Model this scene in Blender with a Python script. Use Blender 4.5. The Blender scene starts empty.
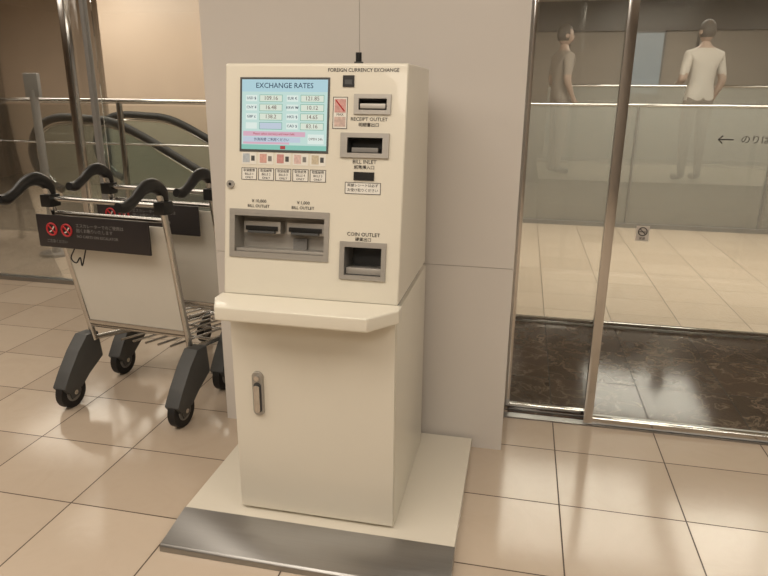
import bpy, bmesh, math, random
from mathutils import Vector, Matrix
random.seed(3)
scene = bpy.context.scene
scene.view_settings.view_transform = 'Standard'
scene.view_settings.look = 'None'
scene.view_settings.exposure = 0.0

def srgb(r, g, b):
    def c(v):
        v /= 255.0
        return v/12.92 if v <= 0.04045 else ((v+0.055)/1.055)**2.4
    return (c(r), c(g), c(b), 1.0)

# ------------------------------------------------------------------ materials
def new_mat(name):
    m = bpy.data.materials.new(name); m.use_nodes = True
    nt = m.node_tree
    return m, nt, nt.nodes, nt.links, nt.nodes['Principled BSDF']

def mat(name, col, rough=0.5, metal=0.0, var=0.06, scale=12.0, coat=0.0, spec=0.5, bump=0.0, emis=None, estr=0.0):
    m, nt, N, L, P = new_mat(name)
    tc = N.new('ShaderNodeTexCoord')
    no = N.new('ShaderNodeTexNoise'); no.inputs['Scale'].default_value = scale; no.inputs['Detail'].default_value = 4
    L.new(tc.outputs['Object'], no.inputs['Vector'])
    mx = N.new('ShaderNodeMix'); mx.data_type = 'RGBA'
    mx.inputs[6].default_value = tuple(c*(1-var) for c in col[:3])+(1,)
    mx.inputs[7].default_value = tuple(min(1, c*(1+var)) for c in col[:3])+(1,)
    L.new(no.outputs['Fac'], mx.inputs[0]); L.new(mx.outputs[2], P.inputs['Base Color'])
    P.inputs['Roughness'].default_value = rough; P.inputs['Metallic'].default_value = metal
    P.inputs['Coat Weight'].default_value = coat
    P.inputs['Specular IOR Level'].default_value = spec
    if bump:
        b = N.new('ShaderNodeBump'); b.inputs['Strength'].default_value = bump; b.inputs['Distance'].default_value = 0.002
        L.new(no.outputs['Fac'], b.inputs['Height']); L.new(b.outputs[0], P.inputs['Normal'])
    if emis:
        P.inputs['Emission Color'].default_value = emis; P.inputs['Emission Strength'].default_value = estr
    return m

def brushed(name, col, rough=0.35, axis='X', metal=1.0):
    m, nt, N, L, P = new_mat(name)
    tc = N.new('ShaderNodeTexCoord'); mp = N.new('ShaderNodeMapping')
    mp.inputs['Scale'].default_value = (2, 300, 300) if axis == 'X' else (300, 300, 2)
    no = N.new('ShaderNodeTexNoise'); no.inputs['Scale'].default_value = 1.0; no.inputs['Detail'].default_value = 3
    L.new(tc.outputs['Object'], mp.inputs[0]); L.new(mp.outputs[0], no.inputs['Vector'])
    mr = N.new('ShaderNodeMapRange'); mr.inputs[3].default_value = rough-0.08; mr.inputs[4].default_value = rough+0.12
    L.new(no.outputs['Fac'], mr.inputs[0]); L.new(mr.outputs[0], P.inputs['Roughness'])
    mx = N.new('ShaderNodeMix'); mx.data_type = 'RGBA'
    mx.inputs[6].default_value = tuple(c*0.85 for c in col[:3])+(1,); mx.inputs[7].default_value = col
    L.new(no.outputs['Fac'], mx.inputs[0]); L.new(mx.outputs[2], P.inputs['Base Color'])
    P.inputs['Metallic'].default_value = metal
    return m

def glass_mat(name, tint, refl=1.0, ior=1.5, haze=0.0, hazecol=(0.6,0.6,0.6,1)):
    m = bpy.data.materials.new(name); m.use_nodes = True
    nt = m.node_tree; N = nt.nodes; L = nt.links; N.clear()
    out = N.new('ShaderNodeOutputMaterial'); tr = N.new('ShaderNodeBsdfTransparent'); gl = N.new('ShaderNodeBsdfGlossy')
    fr = N.new('ShaderNodeFresnel'); fr.inputs['IOR'].default_value = ior
    mu = N.new('ShaderNodeMath'); mu.operation = 'MULTIPLY'; mu.inputs[1].default_value = refl
    mx = N.new('ShaderNodeMixShader')
    tr.inputs[0].default_value = tint; gl.inputs['Roughness'].default_value = 0.01
    gl.inputs['Color'].default_value = (1, 1, 1, 1)
    L.new(fr.outputs[0], mu.inputs[0]); L.new(mu.outputs[0], mx.inputs[0])
    if haze > 0:
        df = N.new('ShaderNodeBsdfDiffuse'); df.inputs[0].default_value = hazecol
        mh = N.new('ShaderNodeMixShader'); mh.inputs[0].default_value = haze
        L.new(tr.outputs[0], mh.inputs[1]); L.new(df.outputs[0], mh.inputs[2]); L.new(mh.outputs[0], mx.inputs[1])
    else:
        L.new(tr.outputs[0], mx.inputs[1])
    L.new(gl.outputs[0], mx.inputs[2]); L.new(mx.outputs[0], out.inputs[0])
    return m

def emit_mat(name, col, s):
    m = bpy.data.materials.new(name); m.use_nodes = True
    N = m.node_tree.nodes; L = m.node_tree.links; N.clear()
    out = N.new('ShaderNodeOutputMaterial'); e = N.new('ShaderNodeEmission')
    e.inputs[0].default_value = col; e.inputs[1].default_value = s
    L.new(e.outputs[0], out.inputs[0]); return m

def tile_mat(name, ox, oy, px, py, c1, c2, vein, grout, rough, gw=0.0022, veinscale=5.0, veinamt=0.25, dark=False, spec=0.5):
    m, nt, N, L, P = new_mat(name)
    tc = N.new('ShaderNodeTexCoord'); sp = N.new('ShaderNodeSeparateXYZ'); L.new(tc.outputs['Object'], sp.inputs[0])
    def math_(op, a, b=None):
        n = N.new('ShaderNodeMath'); n.operation = op
        for i, v in enumerate((a, b)):
            if v is None: continue
            if isinstance(v, (int, float)): n.inputs[i].default_value = v
            else: L.new(v, n.inputs[i])
        return n.outputs[0]
    u = math_('DIVIDE', math_('SUBTRACT', sp.outputs[0], ox), px)
    v = math_('DIVIDE', math_('SUBTRACT', sp.outputs[1], oy), py)
    fu = math_('FRACT', u); fv = math_('FRACT', v)
    du = math_('MULTIPLY', math_('MINIMUM', fu, math_('SUBTRACT', 1.0, fu)), px)
    dv = math_('MULTIPLY', math_('MINIMUM', fv, math_('SUBTRACT', 1.0, fv)), py)
    d = math_('MINIMUM', du, dv)
    g = math_('LESS_THAN', d, gw)
    cb = N.new('ShaderNodeCombineXYZ'); L.new(math_('FLOOR', u), cb.inputs[0]); L.new(math_('FLOOR', v), cb.inputs[1])
    wn = N.new('ShaderNodeTexWhiteNoise'); wn.noise_dimensions = '3D'; L.new(cb.outputs[0], wn.inputs['Vector'])
    vm = N.new('ShaderNodeVectorMath'); vm.operation = 'MULTIPLY_ADD'
    L.new(wn.outputs['Color'], vm.inputs[0]); vm.inputs[1].default_value = (9, 9, 9); L.new(tc.outputs['Object'], vm.inputs[2])
    no = N.new('ShaderNodeTexNoise'); no.inputs['Scale'].default_value = veinscale; no.inputs['Detail'].default_value = 8
    no.inputs['Roughness'].default_value = 0.6; no.inputs['Distortion'].default_value = 0.4 if dark else 1.2
    L.new(vm.outputs[0], no.inputs['Vector'])
    base = N.new('ShaderNodeMix'); base.data_type = 'RGBA'; base.inputs[6].default_value = c1; base.inputs[7].default_value = c2
    L.new(math_('ADD', math_('MULTIPLY', wn.outputs['Value'], 0.5), math_('MULTIPLY', no.outputs['Fac'], 0.5)), base.inputs[0])
    r = N.new('ShaderNodeValToRGB')
    if dark:
        r.color_ramp.elements[0].position = 0.475; r.color_ramp.elements[0].color = (0, 0, 0, 1)
        r.color_ramp.elements[1].position = 0.5; r.color_ramp.elements[1].color = (1, 1, 1, 1)
        e = r.color_ramp.elements.new(0.52); e.color = (0, 0, 0, 1)
    else:
        r.color_ramp.elements[0].position = 0.50; r.color_ramp.elements[0].color = (0, 0, 0, 1)
        r.color_ramp.elements[1].position = 0.75; r.color_ramp.elements[1].color = (1, 1, 1, 1)
    L.new(no.outputs['Fac'], r.inputs[0])
    vfac = r.outputs[0]
    if dark:
        n2 = N.new('ShaderNodeTexNoise'); n2.inputs['Scale'].default_value = 3.0; n2.inputs['Detail'].default_value = 3
        L.new(vm.outputs[0], n2.inputs['Vector'])
        vfac = math_('MULTIPLY', vfac, math_('MULTIPLY', n2.outputs['Fac'], n2.outputs['Fac']))
        vfac = math_('MULTIPLY', vfac, 2.8)
    vx = N.new('ShaderNodeMix'); vx.data_type = 'RGBA'
    L.new(math_('MULTIPLY', vfac, veinamt), vx.inputs[0]); L.new(base.outputs[2], vx.inputs[6]); vx.inputs[7].default_value = vein
    gx = N.new('ShaderNodeMix'); gx.data_type = 'RGBA'; L.new(g, gx.inputs[0]); L.new(vx.outputs[2], gx.inputs[6]); gx.inputs[7].default_value = grout
    L.new(gx.outputs[2], P.inputs['Base Color'])
    rr = N.new('ShaderNodeMapRange'); rr.inputs[3].default_value = rough; rr.inputs[4].default_value = 0.6
    L.new(g, rr.inputs[0]); L.new(rr.outputs[0], P.inputs['Roughness'])
    P.inputs['Specular IOR Level'].default_value = spec
    return m

M_floor = tile_mat('floor_beige_marble', 0.22, 2.508, 0.44, 0.388, srgb(180,164,146), srgb(204,189,171), srgb(162,141,120), srgb(84,70,58), 0.13, gw=0.0026)
M_emper = tile_mat('floor_dark_marble', 0.22, 2.80, 0.44, 0.45, srgb(50,38,32), srgb(92,72,59), srgb(186,166,146), srgb(26,20,17), 0.10, veinscale=6.5, veinamt=0.6, dark=True, spec=0.4)
M_col = mat('column_panel', srgb(210,205,199), 0.22, var=0.03, scale=2.0)
M_brown = mat('wall_brown_stone', srgb(166,150,134), 0.35, var=0.12, scale=1.5)
M_tan = mat('pillar_tan_stone', srgb(188,170,152), 0.3, var=0.08, scale=2)
M_grey = mat('wall_taupe', srgb(156,146,135), 0.5, var=0.08, scale=1.2)
M_dark = mat('wall_dark_panel', srgb(92,83,76), 0.3, var=0.1)
M_ceil = mat('ceiling_paint', srgb(205,196,184), 0.8, var=0.03)
M_ivory = mat('ivory_enamel', srgb(224,219,204), 0.3, var=0.02, scale=4, coat=0.3)
M_ivory2 = mat('ivory_enamel_door', srgb(226,221,207), 0.28, var=0.02, scale=4, coat=0.3)
M_seam = mat('seam_dark', srgb(120,115,110), 0.7)
M_seamc = mat('seam_light', srgb(160,154,148), 0.7)
M_plinth = mat('plinth_white_laminate', srgb(216,210,196), 0.26, var=0.03, scale=5)
M_steel = brushed('brushed_steel', srgb(172,171,169), 0.36)
M_steel2 = brushed('brushed_steel_slot', srgb(182,178,171), 0.42, metal=0.55)
M_chrome = mat('chrome', srgb(205,203,200), 0.12, metal=1.0, var=0.02)
M_tube = mat('cart_tube_steel', srgb(196,194,190), 0.22, metal=1.0, var=0.03)
M_black = mat('black_plastic', srgb(24,24,24), 0.35, var=0.1)
M_rubber = mat('black_rubber', srgb(24,23,23), 0.6, var=0.15, scale=40)
M_dgrey = mat('dark_grey_plastic', srgb(72,73,73), 0.5, var=0.08, scale=30, bump=0.3)
M_cream = mat('cart_cream_board', srgb(210,206,196), 0.4, var=0.04, scale=5)
M_mgrey = mat('mid_grey_plastic', srgb(124,122,119), 0.45)
M_ink = mat('ink_black', srgb(35,32,32), 0.6)
M_white = mat('label_white', srgb(228,226,218), 0.5, var=0.02)
M_red = mat('sign_red', srgb(186,44,48), 0.5)
M_signbk = mat('sign_black', srgb(42,38,39), 0.4)
M_glass = glass_mat('door_glass', (0.94,0.95,0.94,1), 0.8, 1.5)
M_glass2 = glass_mat('vestibule_glass', (0.93,0.94,0.93,1), 0.8, 1.5, haze=0.09, hazecol=(0.62,0.60,0.57,1))  # diffuse haze mimics the veil of room reflections on the glass
M_glassL = glass_mat('window_glass', (0.95,0.96,0.95,1), 0.8, 1.5)
M_glassB = glass_mat('balustrade_glass', (0.84,0.87,0.85,1), 0.9, 1.5, haze=0.34, hazecol=(0.58,0.57,0.54,1))
M_glassE = glass_mat('escalator_glass', (0.82,0.87,0.84,1), 0.9, 1.5, haze=0.10, hazecol=(0.6,0.64,0.6,1))

# ------------------------------------------------------------------ helpers
def link(ob, parent=None, matx=None):
    scene.collection.objects.link(ob)
    if matx is not None: ob.matrix_world = matx
    if parent is not None: ob.parent = parent
    return ob

def empty(name, loc=(0,0,0), rotz=0.0):
    e = bpy.data.objects.new(name, None); e.empty_display_size = 0.1
    scene.collection.objects.link(e); e.location = loc; e.rotation_euler = (0, 0, rotz)
    return e

def from_bm(name, bm, material, parent=None, smooth=False, bevel=0.0, segs=2):
    if bevel > 0:
        bmesh.ops.bevel(bm, geom=list(bm.edges), offset=bevel, segments=segs, profile=0.7, affect='EDGES', clamp_overlap=True)
    bmesh.ops.recalc_face_normals(bm, faces=bm.faces)
    me = bpy.data.meshes.new(name); bm.to_mesh(me); bm.free()
    if smooth:
        for p in me.polygons: p.use_smooth = True
        try: me.set_sharp_from_angle(angle=math.radians(40))
        except Exception: pass
    mats = material if isinstance(material, (list, tuple)) else [material]
    for m in mats: me.materials.append(m)
    ob = bpy.data.objects.new(name, me)
    return link(ob, parent)

def box(name, x0, x1, y0, y1, z0, z1, material, parent=None, bevel=0.0, segs=2):
    bm = bmesh.new()
    bmesh.ops.create_cube(bm, size=1.0)
    for v in bm.verts:
        v.co = Vector(((x0+x1)/2+v.co.x*(x1-x0), (y0+y1)/2+v.co.y*(y1-y0), (z0+z1)/2+v.co.z*(z1-z0)))
    return from_bm(name, bm, material, parent, smooth=bevel > 0, bevel=bevel, segs=segs)

def prism(name, pts, axis, a0, a1, material, parent=None, bevel=0.0, segs=2, smooth=None):
    bm = bmesh.new()
    def mk(p, a):
        return {'X': Vector((a, p[0], p[1])), 'Y': Vector((p[0], a, p[1])), 'Z': Vector((p[0], p[1], a))}[axis]
    lo = [bm.verts.new(mk(p, a0)) for p in pts]; hi = [bm.verts.new(mk(p, a1)) for p in pts]
    bm.faces.new(lo); bm.faces.new(hi[::-1])
    n = len(pts)
    for i in range(n): bm.faces.new((lo[i], lo[(i+1) % n], hi[(i+1) % n], hi[i]))
    bmesh.ops.recalc_face_normals(bm, faces=bm.faces)
    return from_bm(name, bm, material, parent, smooth=(bevel > 0 if smooth is None else smooth), bevel=bevel, segs=segs)

def catmull(pts, n=6, closed=False):
    pts = [Vector(p) for p in pts]; out = []
    m = len(pts)
    rng = range(m) if closed else range(m-1)
    for i in rng:
        if closed:
            p0, p1, p2, p3 = pts[(i-1) % m], pts[i], pts[(i+1) % m], pts[(i+2) % m]
        else:
            p0 = pts[i-1] if i > 0 else pts[0]*2-pts[1]; p1 = pts[i]; p2 = pts[i+1]
            p3 = pts[i+2] if i+2 < m else pts[-1]*2-pts[-2]
        for k in range(n):
            t = k/n
            out.append(0.5*((2*p1)+(-p0+p2)*t+(2*p0-5*p1+4*p2-p3)*t*t+(-p0+3*p1-3*p2+p3)*t**3))
    if not closed: out.append(pts[-1])
    return out

def tube(name, pts, r, material, parent=None, n=0, sides=12, closed=False, flat=1.0):
    P = catmull(pts, n, closed) if n > 0 else [Vector(p) for p in pts]
    rs = r if isinstance(r, (list, tuple)) else None
    bm = bmesh.new(); rings = []
    m = len(P)
    up = None
    for i in range(m):
        if closed: t = (P[(i+1) % m]-P[(i-1) % m])
        else: t = P[min(i+1, m-1)]-P[max(i-1, 0)]
        t.normalize()
        if up is None:
            up = Vector((0, 0, 1)) if abs(t.z) < 0.9 else Vector((0, 1, 0))
        u = up-t*up.dot(t); u.normalize(); up = u
        w = t.cross(u)
        if rs:
            f = i/(m-1)*(len(rs)-1); k = min(int(f), len(rs)-2); rad = rs[k]+(rs[k+1]-rs[k])*(f-k)
        else: rad = r
        rings.append([bm.verts.new(P[i]+(u*math.cos(2*math.pi*j/sides)*flat+w*math.sin(2*math.pi*j/sides))*rad) for j in range(sides)])
    rr = range(m) if closed else range(m-1)
    for i in rr:
        a, b = rings[i], rings[(i+1) % m]
        for j in range(sides): bm.faces.new((a[j], a[(j+1) % sides], b[(j+1) % sides], b[j]))
    if not closed:
        bm.faces.new(rings[0][::-1]); bm.faces.new(rings[-1])
    return from_bm(name, bm, material, parent, smooth=True)

def cyl(name, c, r, h, axis, material, parent=None, sides=28, bevel=0.0, r2=None):
    bm = bmesh.new()
    bmesh.ops.create_cone(bm, cap_ends=True, segments=sides, radius1=r, radius2=r if r2 is None else r2, depth=h)
    rot = {'Z': Matrix.Identity(4), 'X': Matrix.Rotation(math.pi/2, 4, 'Y'), 'Y': Matrix.Rotation(math.pi/2, 4, 'X')}[axis]
    bmesh.ops.transform(bm, matrix=Matrix.Translation(c) @ rot, verts=bm.verts)
    return from_bm(name, bm, material, parent, smooth=True, bevel=0)

def text_mesh(name, body, size, material, matx, parent=None, align='CENTER', ext=0.0003, sx=1.0):
    cu = bpy.data.curves.new(name+'_cu', 'FONT'); cu.body = body; cu.size = size; cu.align_x = align; cu.align_y = 'CENTER'
    cu.extrude = ext; cu.resolution_u = 2
    tmp = bpy.data.objects.new(name+'_tmp', cu); scene.collection.objects.link(tmp)
    dg = bpy.context.evaluated_depsgraph_get(); dg.update()
    me = bpy.data.meshes.new_from_object(tmp.evaluated_get(dg))
    bpy.data.objects.remove(tmp)
    me.materials.clear(); me.materials.append(material); me.name = name
    me.transform(Matrix.Diagonal((sx, 1, 1, 1))); me.transform(matx)
    ob = bpy.data.objects.new(name, me)
    return link(ob, parent)

def join(name, obs, parent=None):
    bm = bmesh.new(); mats = []
    for o in obs:
        tmp = o.data.copy(); mp = []
        for m in o.data.materials:
            if m not in mats: mats.append(m)
            mp.append(mats.index(m))
        for p in tmp.polygons: p.material_index = mp[p.material_index] if mp else 0
        bm.from_mesh(tmp)
    me = bpy.data.meshes.new(name); bm.to_mesh(me); bm.free()
    for m in mats: me.materials.append(m)
    try: me.set_sharp_from_angle(angle=math.radians(40))
    except Exception: pass
    for o in obs: bpy.data.objects.remove(o)
    return link(bpy.data.objects.new(name, me), parent)

def boolean_cut(ob, cutters):
    for c in cutters:
        md = ob.modifiers.new('cut', 'BOOLEAN'); md.operation = 'DIFFERENCE'; md.object = c; md.solver = 'EXACT'
    dg = bpy.context.evaluated_depsgraph_get(); dg.update()
    me = bpy.data.meshes.new_from_object(ob.evaluated_get(dg))
    ob.modifiers.clear(); ob.data = me
    for c in cutters: bpy.data.objects.remove(c)

# ------------------------------------------------------------------ camera
Pp, Yw, Rl = math.radians(16.9), math.radians(12.0), math.radians(0.5)
fh = Vector((-math.sin(Yw), math.cos(Yw), 0)); rt = Vector((math.cos(Yw), math.sin(Yw), 0)); zz = Vector((0, 0, 1))
fwd = fh*math.cos(Pp)-zz*math.sin(Pp); up = fh*math.sin(Pp)+zz*math.cos(Pp)
cr = rt*math.cos(Rl)+up*math.sin(Rl); cu_ = -rt*math.sin(Rl)+up*math.cos(Rl)
cam = bpy.data.cameras.new('camera'); cam.sensor_width = 36; cam.lens = 637*36/768; cam.clip_start = 0.05
camo = bpy.data.objects.new('camera', cam); scene.collection.objects.link(camo)
camo.matrix_world = Matrix(((cr.x, cu_.x, -fwd.x, 0), (cr.y, cu_.y, -fwd.y, 0), (cr.z, cu_.z, -fwd.z, 1.45), (0, 0, 0, 1)))
scene.camera = camo

# ------------------------------------------------------------------ room shell
X0, X1, Y0, Y1, H = -9.0, 6.0, -3.5, 13.0, 2.9
box('floor', X0, X1, Y0, Y1, -0.1, 0.0, M_floor)
box('floor_entrance_marble', 0.012, 3.6, 2.80, 4.15, 0.0, 0.002, M_emper)
box('ceiling', X0, X1, Y0, Y1, H, H+0.1, M_ceil)
box('wall_back', X0, X1, Y0-0.1, Y0, 0, H, M_grey)
box('wall_left', X0-0.1, X0, Y0, Y1, 0, H, M_brown)
box('wall_right', X1, X1+0.1, Y0, Y1, 0, H, M_grey)
box('wall_far', X0, X1, Y1, Y1+0.1, 0, H, M_grey)

# column with stone cladding panels
col = empty('column')
box('core', -1.255, -0.012, 2.4595, 4.24, 0.0, H, M_seamc, col)
zs = [(0.0, 0.7993), (0.8017, 1.9), (1.902, H)]
for i, (a, b) in enumerate(zs):
    box('cladding_l%d' % i, -1.262, -0.6239, 2.457, 4.245, a, b, M_col, col)
    box('cladding_r%d' % i, -0.6221, -0.006, 2.457, 4.245, a, b, M_col, col)

# ------------------------------------------------------------------ right glass doors
def glass_door(name, x0, x1, y, stiles, ztop=2.5, glassm=M_glass):
    d = empty(name)
    for i, (a, b) in enumerate(stiles):
        box('stile_%d' % i, a, b, y-0.022, y+0.022, 0.008, ztop, M_chrome, d, bevel=0.004)
    box('glass_pane', x0, x1, y-0.005, y+0.005, 0.03, ztop-0.05, glassm, d)
    box('bottom_rail', x0, x1, y-0.016, y+0.016, 0.008, 0.035, M_chrome, d, bevel=0.003)
    box('top_rail', x0, x1, y-0.03, y+0.03, ztop-0.06, ztop, M_chrome, d, bevel=0.003)
    return d
d1 = glass_door('door_1', 0.0, 0.40, 2.85, [(-0.004, 0.018), (0.375, 0.40)])
d2 = glass_door('door_2', 0.395, 1.75, 2.785, [(0.355, 0.395), (1.73, 1.76)])
d3 = glass_door('door_3', 1.765, 3.4, 2.85, [(1.765, 1.79), (3.38, 3.4)])
d4 = glass_door('door_4', 0.012, 1.78, 4.16, [(-0.004, 0.012)], glassm=M_glass2)
d5 = glass_door('door_5', 1.80, 3.6, 4.16, [(1.78, 1.80)], glassm=M_glass2)
box('trim_door_track', -0.004, 3.6, 2.755, 2.80, 0.0, 0.007, M_steel)
box('trim_door_track_inner', -0.004, 3.6, 2.83, 2.87, 0.002, 0.0075, M_steel)
box('trim_far_track', 0.0, 3.6, 4.13, 4.19, 0.002, 0.008, M_steel)
box('wall_over_doors', -0.006, X1, 2.74, 2.92, 2.5, H, M_grey)
box('wall_over_inner_doors', -0.006, X1, 4.10, 4.22, 2.5, H, M_grey)
box('wall_beside_doors', 3.4, X1, 2.74, 2.92, 0, 2.5, M_grey)
box('wall_beside_inner_doors', 3.6, X1, 4.10, 4.22, 0, 2.5, M_grey)

def decal_text(name, body, size, x, y, z, m, parent=None, align='CENTER'):
    mx = Matrix(((1, 0, 0, x), (0, 0, -1, y), (0, 1, 0, z), (0, 0, 0, 1)))
    return text_mesh(name, body, size, m, mx, parent, align, ext=0.0002)
M_decal = mat('decal_dark', srgb(52, 48, 46), 0.6)
dec = empty('direction_decal')
tube('arrow_shaft', [(0.745, 2.779, 1.292), (0.80, 2.779, 1.292)], 0.0025, M_decal, dec, sides=6)
tube('arrow_head', [(0.760, 2.779, 1.306), (0.745, 2.779, 1.292), (0.760, 2.779, 1.278)], 0.0025, M_decal, dec, sides=6)
decal_text('lettering', 'のりば', 0.036, 0.825, 2.779, 1.292, M_decal, dec, 'LEFT')
ns = empty('no_smoking_sticker')
M_decal2 = mat('decal_pale', srgb(186, 180, 172), 0.5)
box('backing', 0.484, 0.536, 2.7785, 2.7795, 0.872, 0.936, M_decal2, ns)
ring = [(0.51+0.017*math.cos(a), 2.778, 0.912+0.017*math.sin(a)) for a in [2*math.pi*i/20 for i in range(20)]]
tube('ring', ring, 0.0022, M_decal, ns, closed=True, sides=6)
tube('slash', [(0.498, 2.778, 0.924), (0.522, 2.778, 0.900)], 0.0018, M_decal, ns, sides=6)
tube('cigarette', [(0.497, 2.778, 0.911), (0.523, 2.778, 0.911)], 0.0016, M_decal, ns, sides=6)
decal_text('lettering', '禁煙', 0.012, 0.51, 2.778, 0.882, M_decal, ns)

# ------------------------------------------------------------------ left glazing
win = empty('window_1')
box('glass_pane_a', -8.9, -3.20, 4.196, 4.206, 0.03, 2.5, M_glassL, win)
box('glass_pane_b', -2.96, -1.262, 4.196, 4.206, 0.03, 2.5, M_glassL, win)
box('glass_pane_c', -3.2, -2.96, 4.236, 4.242, 0.03, 2.5, M_glassL, win)
box('stile_a', -3.20, -3.155, 4.17, 4.23, 0.0, 2.5, M_chrome, win, bevel=0.004)
box('stile_b', -3.06, -3.03, 4.21, 4.26, 0.0, 2.5, M_mgrey, win, bevel=0.004)
box('bottom_rail', -8.9, -1.262, 4.175, 4.225, 0.0, 0.03, M_steel, win)
box('top_rail', -8.9, -1.262, 4.15, 4.25, 2.5, 2.58, M_steel, win)
box('wall_over_window', X0, -1.262, 4.12, 4.26, 2.58, H, M_grey)

# ------------------------------------------------------------------ concourse beyond
pil = empty('stone_pillar')
box('shaft', -5.55, -3.4, 8.0, 9.0, 0, H, M_tan, pil, bevel=0.01)
box('baseboard', -5.57, -3.38, 7.98, 8.0, 0, 0.12, M_steel, pil)
box('wall_concourse_left', X0, -5.6, 9.2, 9.3, 0, H, M_brown)
box('wall_concourse_right', -3.0, X1, 11.5, 11.6, 0, H, M_grey)
box('trim_dark_band', 0.1, X1, 11.44, 11.5, 2.45, H, M_dark)
for i, x in enumerate([0.6, 2.55, 4.5]):
    box('trim_wall_joint_%d' % i, x, x+0.03, 11.46, 11.5, 0.5, 2.45, M_dark)
win2 = empty('window_2')
M_cool = mat('window_cool_pane', srgb(150,158,164), 0.2, var=0.1, scale=2, emis=srgb(150,162,172), estr=0.2)
box('pane', 1.55, 2.05, 11.45, 11.47, 1.5, 2.42, M_cool, win2)
for (a, b, c_, d_) in ((1.52, 1.55, 1.47, 2.45), (2.05, 2.08, 1.47, 2.45), (1.52, 2.08, 1.47, 1.5), (1.52, 2.08, 2.42, 2.45)):
    box('frame', a, b, 11.44, 11.49, c_, d_, M_mgrey, win2)

gr = empty('guard_rail')
tube('top_rail', [(-8.9, 5.5, 1.37), (-2.4, 5.5, 1.37)], 0.022, M_chrome, gr)
tube('mid_rail', [(-8.9, 5.5, 0.98), (-2.4, 5.5, 0.98)], 0.010, M_chrome, gr)
for i, x in enumerate([-7.6, -6.3, -5.0, -3.7, -2.4]):
    box('post_%d' % i, x-0.02, x+0.02, 5.48, 5.52, 0, 1.36, M_chrome, gr, bevel=0.003)
box('glass_infill', -8.9, -2.4, 5.496, 5.504, 0.08, 1.33, M_glassL, gr)

esc = empty('escalator')
def escal_side(tag, y):
    cl = [(-4.9, 0.42), (-5.12, 0.55), (-5.22, 0.80), (-5.12, 1.06), (-4.88, 1.18), (-4.5, 1.18), (-4.2, 1.15), (-3.9, 1.03), (-3.4, 0.76), (-2.6, 0.32)]
    tube('handrail_'+tag, [(x, y, z) for x, z in cl], 0.042, M_rubber, esc, n=6, sides=10)
    poly = [(-4.9, 0.36), (-5.07, 0.55), (-5.15, 0.80), (-5.07, 1.02), (-4.86, 1.13), (-4.2, 1.10), (-3.9, 0.98), (-3.4, 0.71), (-2.6, 0.28), (-2.6, 0.04), (-4.2, 0.30)]
    prism('glass_side_'+tag, poly, 'Y', y-0.006, y+0.006, M_glassE, esc)
    tube('glass_trim_'+tag, [(x*1.0, y, z) for x, z in [(-4.95, 0.46), (-5.07, 0.60), (-5.14, 0.80), (-5.06, 1.01), (-4.86, 1.115), (-4.5, 1.12), (-4.2, 1.09), (-3.9, 0.975), (-3.4, 0.705), (-2.6, 0.265)]], 0.014, M_chrome, esc, n=5, sides=8)
    prism('skirt_'+tag, [(-5.0, 0.0), (-5.0, 0.26), (-4.9, 0.36), (-4.2, 0.30), (-2.6, 0.06), (-2.6, 0.0)], 'Y', y-0.06, y+0.06, M_steel, esc)
escal_side('near', 6.1); escal_side('far', 7.2)
for i in range(7):
    box('step_%d' % i, -4.9+i*0.33, -4.58+i*0.33, 6.17, 7.13, 0.0, 0.16-0.02*i, M_dgrey, esc, bevel=0.004)

st = empty('sign_stand')
tube('post', [(-4.18, 5.0, 0.02), (-4.18, 5.0, 1.46)], 0.035, M_mgrey, st)
cyl('base_disc', (-4.18, 5.0, 0.012), 0.15, 0.024, 'Z', M_mgrey, st)
box('sign_head', -4.25, -4.11, 4.98, 5.02, 1.40, 1.60, M_mgrey, st, bevel=0.01)

land = box('floor_raised_landing', 0.2, X1, 7.9, 11.44, 0.0, 0.5, M_floor)
bal = empty('glass_balustrade')
box('glass_infill', -0.2, X1, 7.695, 7.705, 0.05, 1.34, M_glassB, bal)
tube('handrail', [(-0.2, 7.7, 1.36), (X1-0.02, 7.7, 1.36)], 0.018, M_chrome, bal)
box('base_channel', -0.2, X1, 7.67, 7.73, 0.0, 0.05, M_mgrey, bal)
for i, x in enumerate([-0.2, 1.2, 2.6, 4.0, 5.4]):
    box('clamp_%d' % i, x, x+0.02, 7.68, 7.72, 0.05, 1.34, M_mgrey, bal)
bal2 = empty('glass_balustrade')
box('glass_infill', 0.3, X1, 10.395, 10.405, 0.55, 1.58, M_glassB, bal2)
tube('handrail', [(0.3, 10.4, 1.60), (X1-0.02, 10.4, 1.60)], 0.02, M_chrome, bal2)
box('base_channel', 0.3, X1, 10.37, 10.43, 0.5, 0.55, M_mgrey, bal2)

# ------------------------------------------------------------------ exchange machine
plat = empty('machine_base_platform')
box('deck', -1.08, -0.13, 1.74, 2.44, 0.0, 0.05, M_plinth, plat, bevel=0.003)
prism('steel_ramp', [(1.742, 0.0), (1.742, 0.0505), (1.575, 0.026), (1.567, 0.020), (1.567, 0.0)], 'X', -1.082, -0.128, M_steel, plat, bevel=0.0008, segs=1)

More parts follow.
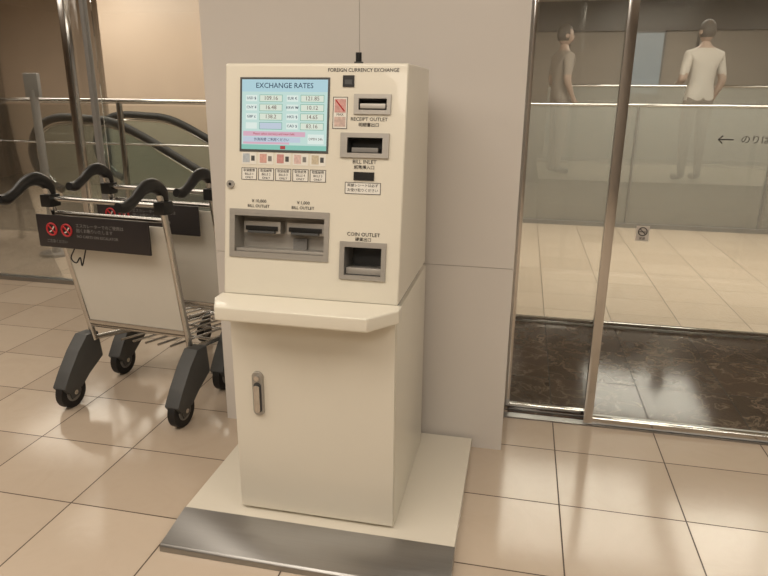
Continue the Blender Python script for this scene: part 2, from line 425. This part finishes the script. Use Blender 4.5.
mac = empty('currency_exchange_machine')
K = 0.16
nrm = Vector((0, -1, K)).normalized(); tan = Vector((0, K, 1)).normalized()
def F(x, z, n=0.0):
    return Vector((x, 1.78+K*(z-0.83), z))+nrm*n
def fmat(x, z, n):
    o = F(x, z, n)
    return Matrix(((1, tan.x*0, 0, o.x), (0, tan.y, nrm.y, o.y), (0, tan.z, nrm.z, o.z), (0, 0, 0, 1)))
def fbox(name, x0, x1, z0, z1, n0, n1, m, bevel=0.0, parent=mac, segs=2):
    bm = bmesh.new(); bmesh.ops.create_cube(bm, size=1.0)
    for v in bm.verts:
        x = x0 if v.co.x < 0 else x1; z = z0 if v.co.y < 0 else z1; n = n0 if v.co.z < 0 else n1
        v.co = F(x, z, n)
    bmesh.ops.recalc_face_normals(bm, faces=bm.faces)
    return from_bm(name, bm, m, parent, smooth=bevel > 0, bevel=bevel, segs=segs)
def fframe(name, o, i, n0, n1, m):
    bm = bmesh.new()
    def ringv(r, n): return [bm.verts.new(F(x, z, n)) for x, z in ((r[0], r[2]), (r[1], r[2]), (r[1], r[3]), (r[0], r[3]))]
    a, b, c, d = ringv(o, n0), ringv(o, n1), ringv(i, n1), ringv(i, n0)
    for p, q in ((a, b), (b, c), (c, d), (d, a)):
        for k in range(4): bm.faces.new((p[k], p[(k+1) % 4], q[(k+1) % 4], q[k]))
    return from_bm(name, bm, m, mac)
def fliner(name, r, depth, m, mback=None, pad=0.0005):
    x0, x1, z0, z1 = r[0]+pad, r[1]-pad, r[2]+pad, r[3]-pad
    bm = bmesh.new()
    f = [bm.verts.new(F(x, z, 0.0)) for x, z in ((x0, z0), (x1, z0), (x1, z1), (x0, z1))]
    b = [bm.verts.new(F(x, z, -depth+pad)) for x, z in ((x0, z0), (x1, z0), (x1, z1), (x0, z1))]
    for k in range(4): bm.faces.new((f[k], f[(k+1) % 4], b[(k+1) % 4], b[k]))
    fb = bm.faces.new(b); fb.material_index = 1
    me = bpy.data.meshes.new(name); bm.to_mesh(me); bm.free()
    me.materials.append(m); me.materials.append(mback or m)
    return link(bpy.data.objects.new(name, me), mac)
def ftext(name, body, size, x, z, m=M_ink, n=0.0008, align='CENTER', sx=1.0):
    return text_mesh(name, body, size, m, fmat(x, z, n), mac, align, sx=sx)

box('cabinet_body', -0.885, -0.340, 1.795, 2.38, 0.05, 0.815, M_ivory, mac, bevel=0.004)
box('cabinet_door', -0.883, -0.342, 1.780, 1.7945, 0.062, 0.806, M_ivory2, mac, bevel=0.004)
box('neck_collar', -0.872, -0.352, 1.80, 2.30, 0.815, 0.842, M_seam, mac)
zt = 1.536
hb = prism('upper_housing', [(1.782, 0.842), (1.78+K*(zt-0.83), zt), (2.30, zt), (2.33, 0.842)], 'X', -0.898, -0.336, M_ivory, mac, bevel=0.008, segs=3)
R_tray = (-0.862, -0.572, 0.978, 1.088); R_coin = (-0.506, -0.392, 0.926, 1.010)
R_bill = (-0.508, -0.402, 1.284, 1.328); R_rcp = (-0.478, -0.394, 1.406, 1.438)
cuts = []
for i, (r, dpt) in enumerate(((R_tray, 0.07), (R_coin, 0.10), (R_bill, 0.05), (R_rcp, 0.03))):
    cuts.append(fbox('cut%d' % i, r[0], r[1], r[2], r[3], -dpt-0.002, 0.05, M_ivory, parent=None))
boolean_cut(hb, cuts)
fliner('bill_tray_liner', R_tray, 0.07, M_steel2, M_steel2)
fliner('coin_cup_liner', R_coin, 0.10, M_mgrey, M_dgrey)
fliner('bill_inlet_liner', R_bill, 0.05, M_dgrey, M_black)
fliner('receipt_liner', R_rcp, 0.03, M_dgrey, M_black)
fframe('bill_tray_frame', (-0.879, -0.557, 0.960, 1.108), R_tray, -0.001, 0.004, M_steel2)
fframe('coin_frame', (-0.521, -0.378, 0.913, 1.026), R_coin, -0.001, 0.006, M_steel2)
fframe('bill_inlet_frame', (-0.529, -0.383, 1.271, 1.341), R_bill, -0.001, 0.007, M_steel2)
fframe('receipt_frame', (-0.492, -0.382, 1.394, 1.450), R_rcp, -0.001, 0.006, M_steel2)
fbox('receipt_lip', -0.474, -0.398, 1.410, 1.424, -0.028, 0.004, M_steel2, bevel=0.002)
fbox('bill_inlet_tongue', -0.495, -0.415, 1.286, 1.300, -0.048, 0.003, M_mgrey, bevel=0.003)
fbox('coin_tray_ramp', -0.504, -0.394, 0.928, 0.948, -0.098, -0.01, M_steel2, bevel=0.004)
for k, (a, b) in enumerate(((-0.838, -0.732), (-0.695, -0.589))):
    fbox('bill_slot_lip_%d' % k, a-0.008, b+0.008, 1.034, 1.072, -0.068, -0.03, M_steel2, bevel=0.004)
    fbox('bill_slot_%d' % k, a, b, 1.043, 1.057, -0.032, -0.024, M_black, bevel=0.002)
    fbox('bill_shutter_%d' % k, a+0.008, b-0.008, 1.035, 1.042, -0.034, -0.020, M_dgrey, bevel=0.002)
fbox('tray_sticker', -0.690, -0.645, 0.988, 1.022, -0.068, -0.055, M_mgrey, bevel=0.001)
fbox('tray_floor', -0.860, -0.574, 0.979, 0.988, -0.068, -0.004, M_steel2, bevel=0.002)
# screen
def sc(name, r, g, b, s=0.92): return emit_mat(name, srgb(r, g, b), s)
S_bg = sc('lcd_background', 200, 226, 218); S_hd = sc('lcd_header', 182, 214, 222); S_ink = sc('lcd_ink', 34, 48, 84, 0.7)
S_cell = sc('lcd_cell', 224, 232, 216); S_pink = sc('lcd_pink', 220, 178, 194); S_red = sc('lcd_red', 180, 78, 78)
S_dig = sc('lcd_digit', 120, 100, 92)
S_bor = sc('lcd_cell_border', 120, 178, 156)
S_teal = sc('lcd_teal', 142, 200, 184); S_wh = sc('lcd_white', 228, 240, 232); S_lil = sc('lcd_lilac', 198, 208, 222)
fframe('screen_bezel', (-0.849, -0.567, 1.280, 1.496), (-0.843, -0.573, 1.287, 1.490), -0.002, 0.002, M_dgrey)
fbox('screen', -0.844, -0.572, 1.286, 1.491, -0.004, 0.0008, S_bg)
q = lambda nm, a, b, c, d, m, k=0.0012: fbox(nm, a, b, c, d, 0.0005, k, m)
parts = [q('p', -0.843, -0.573, 1.455, 1.490, S_hd)]
for cidx, (lx, cx) in enumerate(((-0.830, -0.785), (-0.700, -0.655))):
    for r_ in range(4):
        z = 1.436-r_*0.0265
        parts.append(q('p', lx, lx+0.036, z-0.009, z+0.009, S_wh))
        parts.append(q('p', cx-0.0015, cx+0.0715, z-0.0105, z+0.0105, S_bor, 0.0010))
        parts.append(q('p', cx, cx+0.070, z-0.009, z+0.009, S_cell if not (cidx == 0 and r_ == 3) else S_lil))
parts.append(q('p', -0.838, -0.640, 1.326, 1.340, S_pink)); parts.append(q('p', -0.838, -0.655, 1.309, 1.324, S_lil))
parts.append(q('p', -0.838, -0.690, 1.303, 1.309, S_pink))
parts.append(q('p', -0.843, -0.573, 1.287, 1.301, S_teal)); parts.append(q('p', -0.718, -0.702, 1.289, 1.299, S_red, 0.0016))
parts.append(q('p', -0.632, -0.582, 1.306, 1.334, S_wh))
join('screen_layout', parts, mac)
ftext('screen_title', 'EXCHANGE RATES', 0.0215, -0.708, 1.472, S_ink, 0.0014)
codes = [['USD $', 'CNY ¥', 'GBP £', ''], ['EUR €', 'KRW ₩', 'HKD $', 'CAD $']]
vals = [['109.16', '16.48', '138.2', ''], ['121.85', '10.12', '14.65', '83.16']]
tx = []
for cidx, (lx, cx) in enumerate(((-0.830, -0.785), (-0.700, -0.655))):
    for r_ in range(4):
        z = 1.436-r_*0.0265
        if codes[cidx][r_]:
            tx.append(ftext('t', codes[cidx][r_], 0.011, lx+0.018, z, S_ink, 0.0016))
            tx.append(ftext('t', vals[cidx][r_], 0.0165, cx+0.035, z, S_dig, 0.0016))
tx.append(ftext('t', 'Please select currency and insert bills', 0.0088, -0.739, 1.333, S_red, 0.0018))
tx.append(ftext('t', '外貨両替 ご利用ください', 0.010, -0.746, 1.316, S_ink, 0.0018))
tx.append(ftext('t', 'OPEN 24h', 0.010, -0.607, 1.320, S_dig, 0.0018))
join('screen_text', tx, mac)
pcols = [srgb(176,184,190), srgb(206,160,150), srgb(196,140,136), srgb(212,184,178), srgb(196,184,160)]
lb = []
for i in range(5):
    xa = -0.842+i*0.055
    lb.append(fbox('l', xa, xa+0.048, 1.243, 1.278, -0.001, 0.0008, M_white))
    lb.append(fbox('l', xa+0.004, xa+0.026, 1.248, 1.274, 0, 0.0014, mat('note_picture_%d' % i, pcols[i], 0.5, var=0.4, scale=140)))
    lb.append(fbox('l', xa+0.031, xa+0.042, 1.253, 1.268, 0, 0.0014, M_mgrey if i % 2 else M_dgrey))
    o = (xa, xa+0.050, 1.196, 1.232); f_ = fframe('l', o, (o[0]+0.0015, o[1]-0.0015, o[2]+0.0015, o[3]-0.0015), 0, 0.0012, M_ink); lb.append(f_)
    lb.append(fbox('l', o[0]+0.001, o[1]-0.001, o[2]+0.001, o[3]-0.001, -0.001, 0.0006, M_white))
    for k, s in enumerate(('取扱紙幣', 'BILLS %d' % (i+1), 'ONLY')):
        lb.append(ftext('l', s, 0.0095, xa+0.025, 1.224-k*0.0105))
join('banknote_labels', lb, mac)
lb = []
lb.append(fframe('l', (-0.556, -0.512, 1.352, 1.442), (-0.5545, -0.5135, 1.3535, 1.4405), 0, 0.0012, M_ink))
lb.append(fbox('l', -0.5555, -0.5125, 1.3525, 1.4415, -0.001, 0.0006, M_white))
lb.append(fbox('l', -0.551, -0.517, 1.398, 1.436, 0, 0.0012, mat('sticker_pink', srgb(204,156,150), 0.5, var=0.5, scale=110)))
lb.append(fbox('l', -0.551, -0.517, 1.358, 1.386, 0, 0.0012, mat('sticker_pink2', srgb(200,176,166), 0.5, var=0.5, scale=110)))
lb.append(ftext('l', 'MAX', 0.010, -0.534, 1.392))
lb.append(tube('l', [tuple(F(-0.547, 1.432, 0.002)), tuple(F(-0.521, 1.402, 0.002))], 0.0018, M_red, sides=6))
lb.append(fbox('l', -0.486, -0.424, 1.206, 1.230, -0.001, 0.003, M_black))
lb.append(fframe('l', (-0.512, -0.403, 1.166, 1.200), (-0.5105, -0.4045, 1.1675, 1.1985), 0, 0.0012, M_ink))
lb.append(fbox('l', -0.511, -0.404, 1.167, 1.199, -0.001, 0.0006, M_white))
for k, s in enumerate(('両替レシートは必ず', 'お受け取りください')): lb.append(ftext('l', s, 0.0105, -0.4575, 1.191-k*0.014))
lb.append(fbox('l', -0.528, -0.494, 1.470, 1.502, -0.001, 0.003, M_black))
lb.append(fbox('l', -0.522, -0.500, 1.477, 1.490, 0.002, 0.0036, M_dgrey))
join('stickers', lb, mac)
ftext('label_header', 'FOREIGN CURRENCY EXCHANGE', 0.0150, -0.362, 1.5165, align='RIGHT', sx=0.93)
ftext('label_receipt', 'RECEIPT OUTLET', 0.0145, -0.446, 1.380); ftext('label_receipt_jp', '明細書出口', 0.0125, -0.446, 1.364)
ftext('label_bill_in', 'BILL INLET', 0.0155, -0.455, 1.259); ftext('label_bill_in_jp', '紙幣挿入口', 0.0125, -0.455, 1.243)
ftext('label_coin', 'COIN OUTLET', 0.0155, -0.450, 1.048); ftext('label_coin_jp', '硬貨出口', 0.0125, -0.450, 1.033)
ftext('label_bill_a', '￥10,000', 0.0135, -0.785, 1.133); ftext('label_bill_a2', 'BILL OUTLET', 0.0125, -0.785, 1.118)
ftext('label_bill_b', '￥1,000', 0.0135, -0.642, 1.133); ftext('label_bill_b2', 'BILL OUTLET', 0.0125, -0.642, 1.118)
lk = cyl('key_lock', (0, 0, 0), 0.012, 0.01, 'Z', M_steel2, mac, 20); lk.data.transform(fmat(-0.877, 1.181, 0.002))
lk2 = cyl('key_slot', (0, 0, 0), 0.004, 0.003, 'Z', M_black, mac, 12); lk2.data.transform(fmat(-0.877, 1.181, 0.008))
cyl('top_sensor', (-0.50, 1.96, 1.552), 0.009, 0.034, 'Z', M_black, mac, 16)
cyl('top_sensor_base', (-0.50, 1.96, 1.539), 0.014, 0.008, 'Z', M_dgrey, mac, 16)
prism('shelf', [(-0.902, 1.779), (-0.902, 1.725), (-0.862, 1.64), (-0.398, 1.64), (-0.322, 1.735), (-0.322, 1.779)], 'Z', 0.803, 0.846, M_ivory, mac, bevel=0.006, segs=3)
hx, hz = -0.797, 0.505
def rrect(cx, cz, w, h, r, n=6):
    pts = []
    for (sx_, sz_, a0) in ((1, 1, 0), (-1, 1, 90), (-1, -1, 180), (1, -1, 270)):
        for k in range(n+1):
            a = math.radians(a0+90*k/n); pts.append((cx+sx_*(w/2-r)+r*math.cos(a), cz+sz_*(h/2-r)+r*math.sin(a)))
    return pts
prism('latch_plate', rrect(hx, hz, 0.038, 0.158, 0.018), 'Y', 1.772, 1.781, M_steel2, mac, bevel=0.001, segs=1)
prism('latch_recess', rrect(hx, hz-0.012, 0.026, 0.108, 0.0125), 'Y', 1.7708, 1.7725, M_dgrey, mac)
prism('latch_lever', rrect(hx, hz-0.014, 0.019, 0.098, 0.009), 'Y', 1.760, 1.7712, M_chrome, mac, bevel=0.002)
cyl('latch_key', (hx, 1.769, hz+0.058), 0.009, 0.01, 'Y', M_chrome, mac, 18)

# ------------------------------------------------------------------ luggage carts
def cart(name, loc, rotz):
    c = empty(name, loc, rotz)
    def lerp(z):
        t = (1.07-z)/(1.07-0.30); return 0.15*t, 0.29-0.02*t
    for s in (-1, 1):
        tag = 'left' if s < 0 else 'right'
        tube('post_'+tag, [(s*0.29, 0.0, 1.05), (s*0.283, 0.05, 0.82), (s*0.275, 0.105, 0.52), (s*0.27, 0.15, 0.29)], 0.0145, M_tube, c, n=4)
        tube('grip_'+tag, [(s*0.29, 0.03, 1.01), (s*0.29, 0.012, 1.06), (s*0.29, -0.04, 1.092), (s*0.29, -0.10, 1.085), (s*0.29, -0.16, 1.05), (s*0.288, -0.21, 1.03), (s*0.285, -0.25, 1.035)],
             [0.018, 0.026, 0.030, 0.024, 0.020, 0.023, 0.019], M_black, c, n=5, sides=14)
        box('grip_clamp_'+tag, s*0.29-0.026, s*0.29+0.026, -0.015, 0.05, 0.965, 1.02, M_black, c, bevel=0.008)
        tube('deck_rail_'+tag, [(s*0.27, 0.15, 0.30), (s*0.255, 0.30, 0.275), (s*0.20, 0.85, 0.175), (s*0.19, 0.97, 0.165)], 0.013, M_tube, c, n=4)
        x = s*0.305
        prism('caster_housing_'+tag, [(0.175, 0.325), (0.10, 0.33), (0.035, 0.27), (-0.035, 0.185), (-0.080, 0.12), (-0.055, 0.085), (0.03, 0.09), (0.09, 0.135), (0.19, 0.19)], 'X', x-0.036, x+0.036, M_dgrey, c, bevel=0.008)
        for k in (-1, 1):
            prism('caster_fork_%s_%d' % (tag, k), [(-0.06, 0.15), (0.03, 0.15), (0.02, 0.06), (-0.035, 0.05)], 'X', x+k*0.027-0.003, x+k*0.027+0.003, M_dgrey, c, bevel=0.001)
        cyl('caster_wheel_'+tag, (x, -0.01, 0.0775), 0.0775, 0.036, 'X', M_rubber, c, 32)
        cyl('caster_hub_'+tag, (x, -0.01, 0.0775), 0.045, 0.040, 'X', M_mgrey, c, 24)
        cyl('caster_bolt_'+tag, (x, -0.01, 0.0775), 0.012, 0.066, 'X', M_chrome, c, 12)
        cyl('front_wheel_'+tag, (s*0.17, 0.93, 0.06), 0.06, 0.03, 'X', M_rubber, c, 28)
        cyl('front_hub_'+tag, (s*0.17, 0.93, 0.06), 0.03, 0.034, 'X', M_mgrey, c, 20)
        prism('front_fork_'+tag, [(0.88, 0.175), (0.98, 0.175), (0.955, 0.05), (0.91, 0.05)], 'X', s*0.17+0.018, s*0.17+0.024, M_dgrey, c)
    for i, z in enumerate((1.0, 0.935, 0.375)):
        y, w = lerp(z); tube('crossbar_%d' % i, [(-w, y, z), (w, y, z)], 0.011, M_tube, c)
    tube('deck_front_bar', [(-0.19, 0.97, 0.165), (0, 1.0, 0.163), (0.19, 0.97, 0.165)], 0.013, M_tube, c, n=4)
    for i in range(5):
        x = -0.14+0.07*i; tube('deck_slat_%d' % i, [(x, 0.18, 0.292), (x*0.85, 0.98, 0.163)], 0.006, M_tube, c, sides=8)
    for i, y in enumerate((0.4, 0.65)):
        w = 0.25-0.09*(y-0.3); z = 0.275-0.18*(y-0.3); tube('deck_cross_%d' % i, [(-w, y, z), (w, y, z)], 0.008, M_tube, c, sides=8)
    bm = bmesh.new(); vs = []
    for z in (0.40, 0.905):
        y, w = lerp(z)
        for yy in (y-0.006, y+0.004):
            vs.append([bm.verts.new((-w+0.012, yy, z)), bm.verts.new((w-0.012, yy, z))])
    a, b, d, e = vs
    bm.faces.new((a[0], a[1], d[1], d[0])); bm.faces.new((b[0], b[1], e[1], e[0])); bm.faces.new((a[0], b[0], e[0], d[0])); bm.faces.new((a[1], b[1], e[1], d[1]))
    bm.faces.new((a[0], a[1], b[1], b[0])); bm.faces.new((d[0], d[1], e[1], e[0]))
    from_bm('back_board', bm, M_cream, c)
    y, w = lerp(0.395); box('board_bottom_trim', -w+0.01, w-0.01, y-0.012, y+0.008, 0.385, 0.405, M_tube, c, bevel=0.003)
    sy = 0.0
    box('sign_plate', -0.345, 0.235, sy-0.022, sy-0.012, 0.790, 0.935, M_signbk, c, bevel=0.004)
    for i, x in enumerate((-0.265, -0.185)):
        ringp = [(x+0.026*math.cos(t), sy-0.0235, 0.872+0.026*math.sin(t)) for t in [2*math.pi*k/24 for k in range(24)]]
        tube('ban_ring_%d' % i, ringp, 0.0042, M_red, c, closed=True, sides=6)
        tube('ban_slash_%d' % i, [(x-0.018, sy-0.0235, 0.89), (x+0.018, sy-0.0235, 0.854)], 0.0036, M_red, c, sides=6)
        tube('ban_picto_%d' % i, [(x-0.012, sy-0.0228, 0.86), (x, sy-0.0228, 0.866), (x+0.012, sy-0.0228, 0.884)], 0.003, M_white, c, sides=6)
    def st_(nm, s, size, x, z):
        mx = Matrix(((1, 0, 0, x), (0, 0, -1, sy-0.0228), (0, 1, 0, z), (0, 0, 0, 1)))
        return text_mesh(nm, s, size, M_mgrey, mx, c, 'LEFT', sx=1.0)
    st_('sign_text_0', 'エスカレーターでのご使用は', 0.019, -0.135, 0.895)
    st_('sign_text_1', '固くお断りいたします', 0.019, -0.135, 0.873)
    st_('sign_text_2', 'NO CARTS ON ESCALATOR', 0.017, -0.135, 0.848)
    st_('sign_text_3', 'ご注意ください', 0.016, -0.30, 0.818)
    tube('strap', [(-0.16, -0.02, 0.79), (-0.175, -0.03, 0.75), (-0.15, -0.03, 0.73), (-0.13, -0.025, 0.755), (-0.12, -0.03, 0.72), (-0.10, -0.02, 0.79)], 0.003, M_rubber, c, n=5, sides=6)
    return c
cart('luggage_cart', (-1.735, 2.385, 0), math.radians(-5))
cart('luggage_cart', (-1.72, 2.785, 0), math.radians(-5))

# ------------------------------------------------------------------ people
M_skin = mat('skin', srgb(170,148,134), 0.55); M_hair = mat('hair_dark_faded', srgb(84,76,70), 0.6)  # skin and hair paled toward the background, imitating a faint reflection
def person(name, loc, rotz, shirt, trousers, armbend):
    e = empty(name, loc, rotz)
    V = []; R = []; E = []
    def add(p, r, par=None):
        V.append(p); R.append(r); i = len(V)-1
        if par is not None: E.append((par, i))
        return i
    pel = add((0, 0, 0.95), (0.155, 0.115)); wa = add((0, 0.0, 1.08), (0.145, 0.105), pel); ch = add((0, 0.0, 1.27), (0.175, 0.125), wa)
    uc = add((0, 0.0, 1.40), (0.14, 0.10), ch); nk = add((0, -0.005, 1.50), (0.055, 0.055), uc); hd = add((0, -0.012, 1.57), (0.055, 0.06), nk)
    for s in (-1, 1):
        sh = add((s*0.185, 0.0, 1.405), (0.068, 0.068), uc)
        bend = armbend if s > 0 else 0.15
        el = add((s*0.25, 0.03, 1.13), (0.046, 0.046), sh)
        wr = add((s*(0.235-0.1*bend), -0.05-0.18*bend, 0.89+0.22*bend), (0.027, 0.024), el)
        d = (Vector(V[wr])-Vector(V[el])).normalized()
        pl = add(tuple(Vector(V[wr])+d*0.07), (0.036, 0.018), wr)
        side = Vector((0, 1, 0)) if abs(d.z) > 0.7 else Vector((1, 0, 0))
        for k, ln in enumerate((0.062, 0.072, 0.068, 0.052)):
            b0 = Vector(V[pl])+side*(-0.027+0.018*k)+d*0.02
            f1 = add(tuple(b0), (0.009, 0.009), pl); f2 = add(tuple(b0+d*ln*0.55+Vector((-s*0.006, 0, 0))), (0.008, 0.008), f1)
            add(tuple(b0+d*ln+Vector((-s*0.020, 0, 0))), (0.007, 0.007), f2)
        t1 = add(tuple(Vector(V[wr])+d*0.035-side*0.035), (0.010, 0.010), wr); add(tuple(Vector(V[t1])+d*0.045-side*0.012), (0.008, 0.008), t1)
        hp = add((s*0.092, 0.0, 0.88), (0.092, 0.098), pel); kn = add((s*0.10, -0.015, 0.50), (0.066, 0.068), hp)
        an = add((s*0.105, 0.02, 0.10), (0.045, 0.047), kn); hl = add((s*0.105, 0.03, 0.045), (0.038, 0.042), an); add((s*0.12, -0.15, 0.035), (0.042, 0.032), hl)
    me = bpy.data.meshes.new('body'); me.from_pydata(V, E, [])
    ob = bpy.data.objects.new('body_tmp', me); scene.collection.objects.link(ob)
    sk = ob.modifiers.new('s', 'SKIN'); sk.use_smooth_shade = True
    for i, v in enumerate(me.skin_vertices[0].data): v.radius = R[i]; v.use_root = (i == 0)
    sb = ob.modifiers.new('ss', 'SUBSURF'); sb.levels = 2
    dg = bpy.context.evaluated_depsgraph_get(); dg.update()
    m2 = bpy.data.meshes.new_from_object(ob.evaluated_get(dg)); bpy.data.objects.remove(ob)
    m2.materials.clear()
    for m in (shirt, trousers, M_skin, M_black): m2.materials.append(m)
    for p in m2.polygons:
        c = p.center; ax = abs(c.x)
        if c.z > 1.475: k = 2
        elif ax > 0.17 and c.z < 1.20 and c.z > 0.65: k = 2
        elif c.z > 0.93: k = 0
        elif c.z > 0.085: k = 1
        else: k = 3
        p.material_index = k; p.use_smooth = True
    mn = min(v.co.z for v in m2.vertices)
    for v in m2.vertices: v.co.z -= mn if v.co.z < 0.2 else 0
    link(bpy.data.objects.new('body', m2), e)
    bm = bmesh.new(); bmesh.ops.create_uvsphere(bm, u_segments=24, v_segments=18, radius=1)
    for v in bm.verts:
        x, y, z = v.co
        w = 0.076*(1-0.22*max(0, -z)); dpt = 0.096
        v.co = Vector((x*w, y*dpt-0.012, 1.655+z*0.118))
        if y < -0.8 and abs(x) < 0.25 and -0.35 < z < 0.05: v.co.y -= 0.016*(1-abs(x)*3)
        if y < -0.6 and abs(x) > 0.2 and 0.0 < z < 0.25: v.co.y += 0.005
    from_bm('head', bm, M_skin, e, smooth=True)
    bm = bmesh.new(); bmesh.ops.create_uvsphere(bm, u_segments=24, v_segments=18, radius=1)
    for v in bm.verts:
        x, y, z = v.co
        v.co = Vector((x*0.084, y*0.103-0.006, 1.668+z*0.118))
    dl = [v for v in bm.verts if (v.co.y < -0.045 and v.co.z < 1.725) or v.co.z < 1.585]
    bmesh.ops.delete(bm, geom=dl, context='VERTS')
    from_bm('hair', bm, M_hair, e, smooth=True)
    for s in (-1, 1):
        cyl('ear_%d' % s, (s*0.081, 0.0, 1.648), 0.024, 0.012, 'X', M_skin, e, 16)
        cyl('eye_%d' % s, (s*0.03, -0.098, 1.662), 0.009, 0.006, 'Y', M_black, e, 12)
    tube('mouth', [(-0.022, -0.096, 1.598), (0, -0.100, 1.596), (0.022, -0.096, 1.598)], 0.004, M_red, e, sides=6)
    return e
M_sh1 = mat('shirt_white_faded', srgb(190,184,176), 0.8); M_sh2 = mat('shirt_grey_faded', srgb(150,141,132), 0.8)  # shirts toned toward the background, fading baked into colour like a reflection in glass
M_tr1 = mat('trousers_taupe_faded', srgb(130,120,112), 0.8); M_tr2 = mat('trousers_faded', srgb(138,129,121), 0.8)  # trousers paled too, the glassy faintness is put into their colour
person('person_white_shirt', (1.93, 8.25, 0.5), math.radians(200), M_sh1, M_tr1, 1.0)
person('person_grey_shirt', (0.40, 8.6, 0.5), math.radians(110), M_sh2, M_tr2, 0.4)

# ------------------------------------------------------------------ lights
def dl(x, y, power, size=1.6, col=(1.0, 0.90, 0.775)):
    l = bpy.data.lights.new('ceiling_panel', 'AREA'); l.shape = 'SQUARE'; l.size = size; l.energy = power; l.color = col
    o = bpy.data.objects.new('ceiling_panel_light', l); scene.collection.objects.link(o); o.location = (x, y, H-0.02)
    return o
for (x, y, p, s_) in [(-0.9, 0.2, 40, 1.6), (1.7, 0.2, 36, 1.8), (-3.0, 0.4, 34, 1.6), (-0.4, -2.0, 34, 1.2), (-3.2, 2.6, 18, 1.4), (2.2, 1.7, 16, 1.3), (-5.4, 1.5, 26, 1.6)]:
    dl(x, y, p, s_)
for (x, y, p) in [(2.6, 5.8, 115), (0.8, 6.3, 80), (2.0, 9.4, 60), (4.6, 8.0, 60), (-3.6, 5.3, 48), (-5.4, 6.8, 60), (-7.4, 5.6, 44), (-3.0, 7.4, 48)]:
    dl(x, y, p)
w = bpy.data.worlds.new('world'); scene.world = w; w.use_nodes = True
w.node_tree.nodes['Background'].inputs[0].default_value = (0.9, 0.8, 0.7, 1); w.node_tree.nodes['Background'].inputs[1].default_value = 0.2
